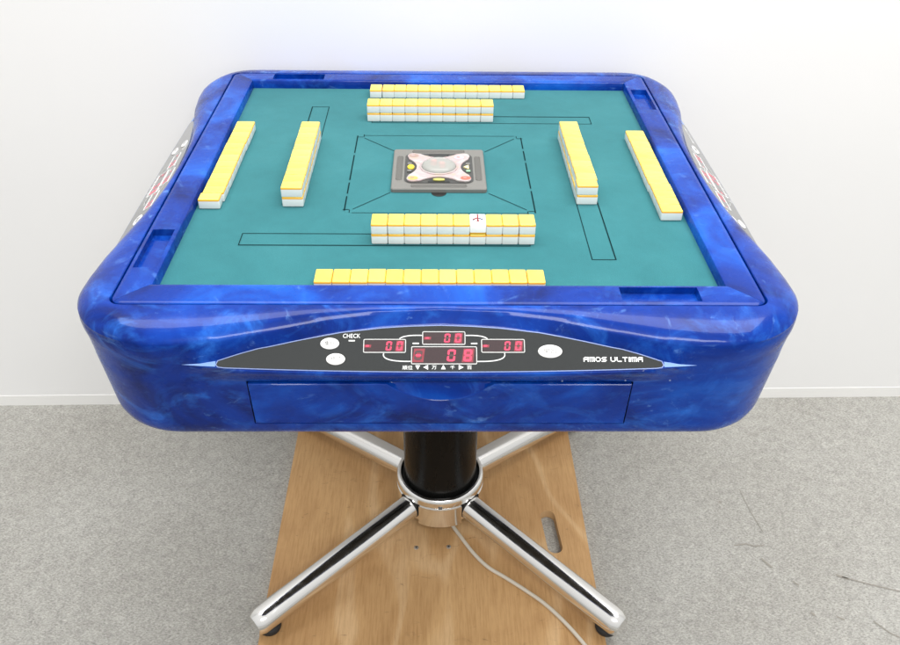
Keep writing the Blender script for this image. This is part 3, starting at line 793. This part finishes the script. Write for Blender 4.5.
wall_row('right', lambda i, lv: (.1866+TL/2+jit(.0003)+((-.0007 if i == 0 else .0010 if i < 5 else 0) if lv else 0), -.1057+TW*(i+.5)*.985, PI/2+jit(.004)), 11, ('near end', 'far end'))
# the mark on the one face-up tile (its face points up once the tile is turned over)
mb = MB()
def mark(pts, w_, mat): add_stroke(mb, pts, w_, -.00025, mat)
mark([(0, -.0120), (0, .0040)], .0021, 'ink_red'); mark([(-.0017, .0048), (.0017, .0048)], .0030, 'ink_red')
mark([(-.0011, -.0030), (-.0066, .0020)], .0026, 'ink_red'); mark([(.0011, -.0030), (.0066, .0020)], .0026, 'ink_dark'); mark([(-.0040, .0012), (-.0068, .0034)], .0018, 'ink_dark')
for f in mb.f: f.reverse()
fm = mb.build('face_mark', FACE)

# ------------------------------------------------------------------ light
def area(name, loc, target, sx, sy, power, col=(1, 1, 1)):
    l = bpy.data.lights.new(name, 'AREA'); l.shape = 'RECTANGLE'; l.size = sx; l.size_y = sy; l.energy = power; l.color = col
    o_ = bpy.data.objects.new(name, l); COL.objects.link(o_); o_.location = loc
    o_.rotation_euler = (Vector(target)-Vector(loc)).to_track_quat('-Z', 'Y').to_euler(); return o_
area('ceiling_lamp', (.10, .16, 2.8), (.08, .05, .6), 3.2, 1.2, 92, (1, .99, .97))
area('ceiling_lamp', (.3, -2.3, 2.7), (0, -.2, .5), 1.6, .5, 46, (1, .985, .96))
w = bpy.data.worlds.new('World'); S.world = w; w.use_nodes = True
nt = w.node_tree; bg = nt.nodes['Background']
tc = node(nt, 'ShaderNodeTexCoord'); sx = node(nt, 'ShaderNodeSeparateXYZ'); nt.links.new(tc.outputs['Generated'], sx.inputs[0])
r = ramp(nt, sx.outputs['Z'], [(0, (.40, .393, .375)), (.46, (.56, .555, .545)), (.60, (1.02, 1.02, 1.01)), (1, (1.35, 1.35, 1.34))])
mr = node(nt, 'ShaderNodeMapRange'); mr.inputs[1].default_value = -1; nt.links.new(sx.outputs['Z'], mr.inputs[0]); nt.links.new(mr.outputs[0], r.inputs['Fac'])
nt.links.new(r.outputs['Color'], bg.inputs['Color']); bg.inputs['Strength'].default_value = .74

# ------------------------------------------------------------------ camera
px, yw, rl, f_px = .6219, .0222, -.0151, 857.57
F = Vector((math.sin(yw)*math.cos(px), math.cos(yw)*math.cos(px), -math.sin(px)))
Rt = Vector((math.cos(yw), -math.sin(yw), 0)); Dn = F.cross(Rt)
c_, s_ = math.cos(rl), math.sin(rl)
R1 = c_*Rt+s_*Dn; D1 = -s_*Rt+c_*Dn
cam = bpy.data.cameras.new('camera'); co = bpy.data.objects.new('camera', cam); COL.objects.link(co)
mw = Matrix.Identity(4)
for i in range(3): mw[i][0] = R1[i]; mw[i][1] = -D1[i]; mw[i][2] = -F[i]
mw.translation = Vector((-.0069, -1.1511, 1.2510+ZF-.70)); co.matrix_world = mw
cam.sensor_width = 36; cam.sensor_fit = 'HORIZONTAL'; cam.lens = f_px/900*36; cam.clip_start = .02; cam.clip_end = 60
S.camera = co
S.view_settings.view_transform = 'Standard'; S.view_settings.look = 'None'; S.view_settings.exposure = 0
S.render.engine = 'CYCLES'
try: S.cycles.max_bounces = 8; S.cycles.transparent_max_bounces = 8
except Exception: pass
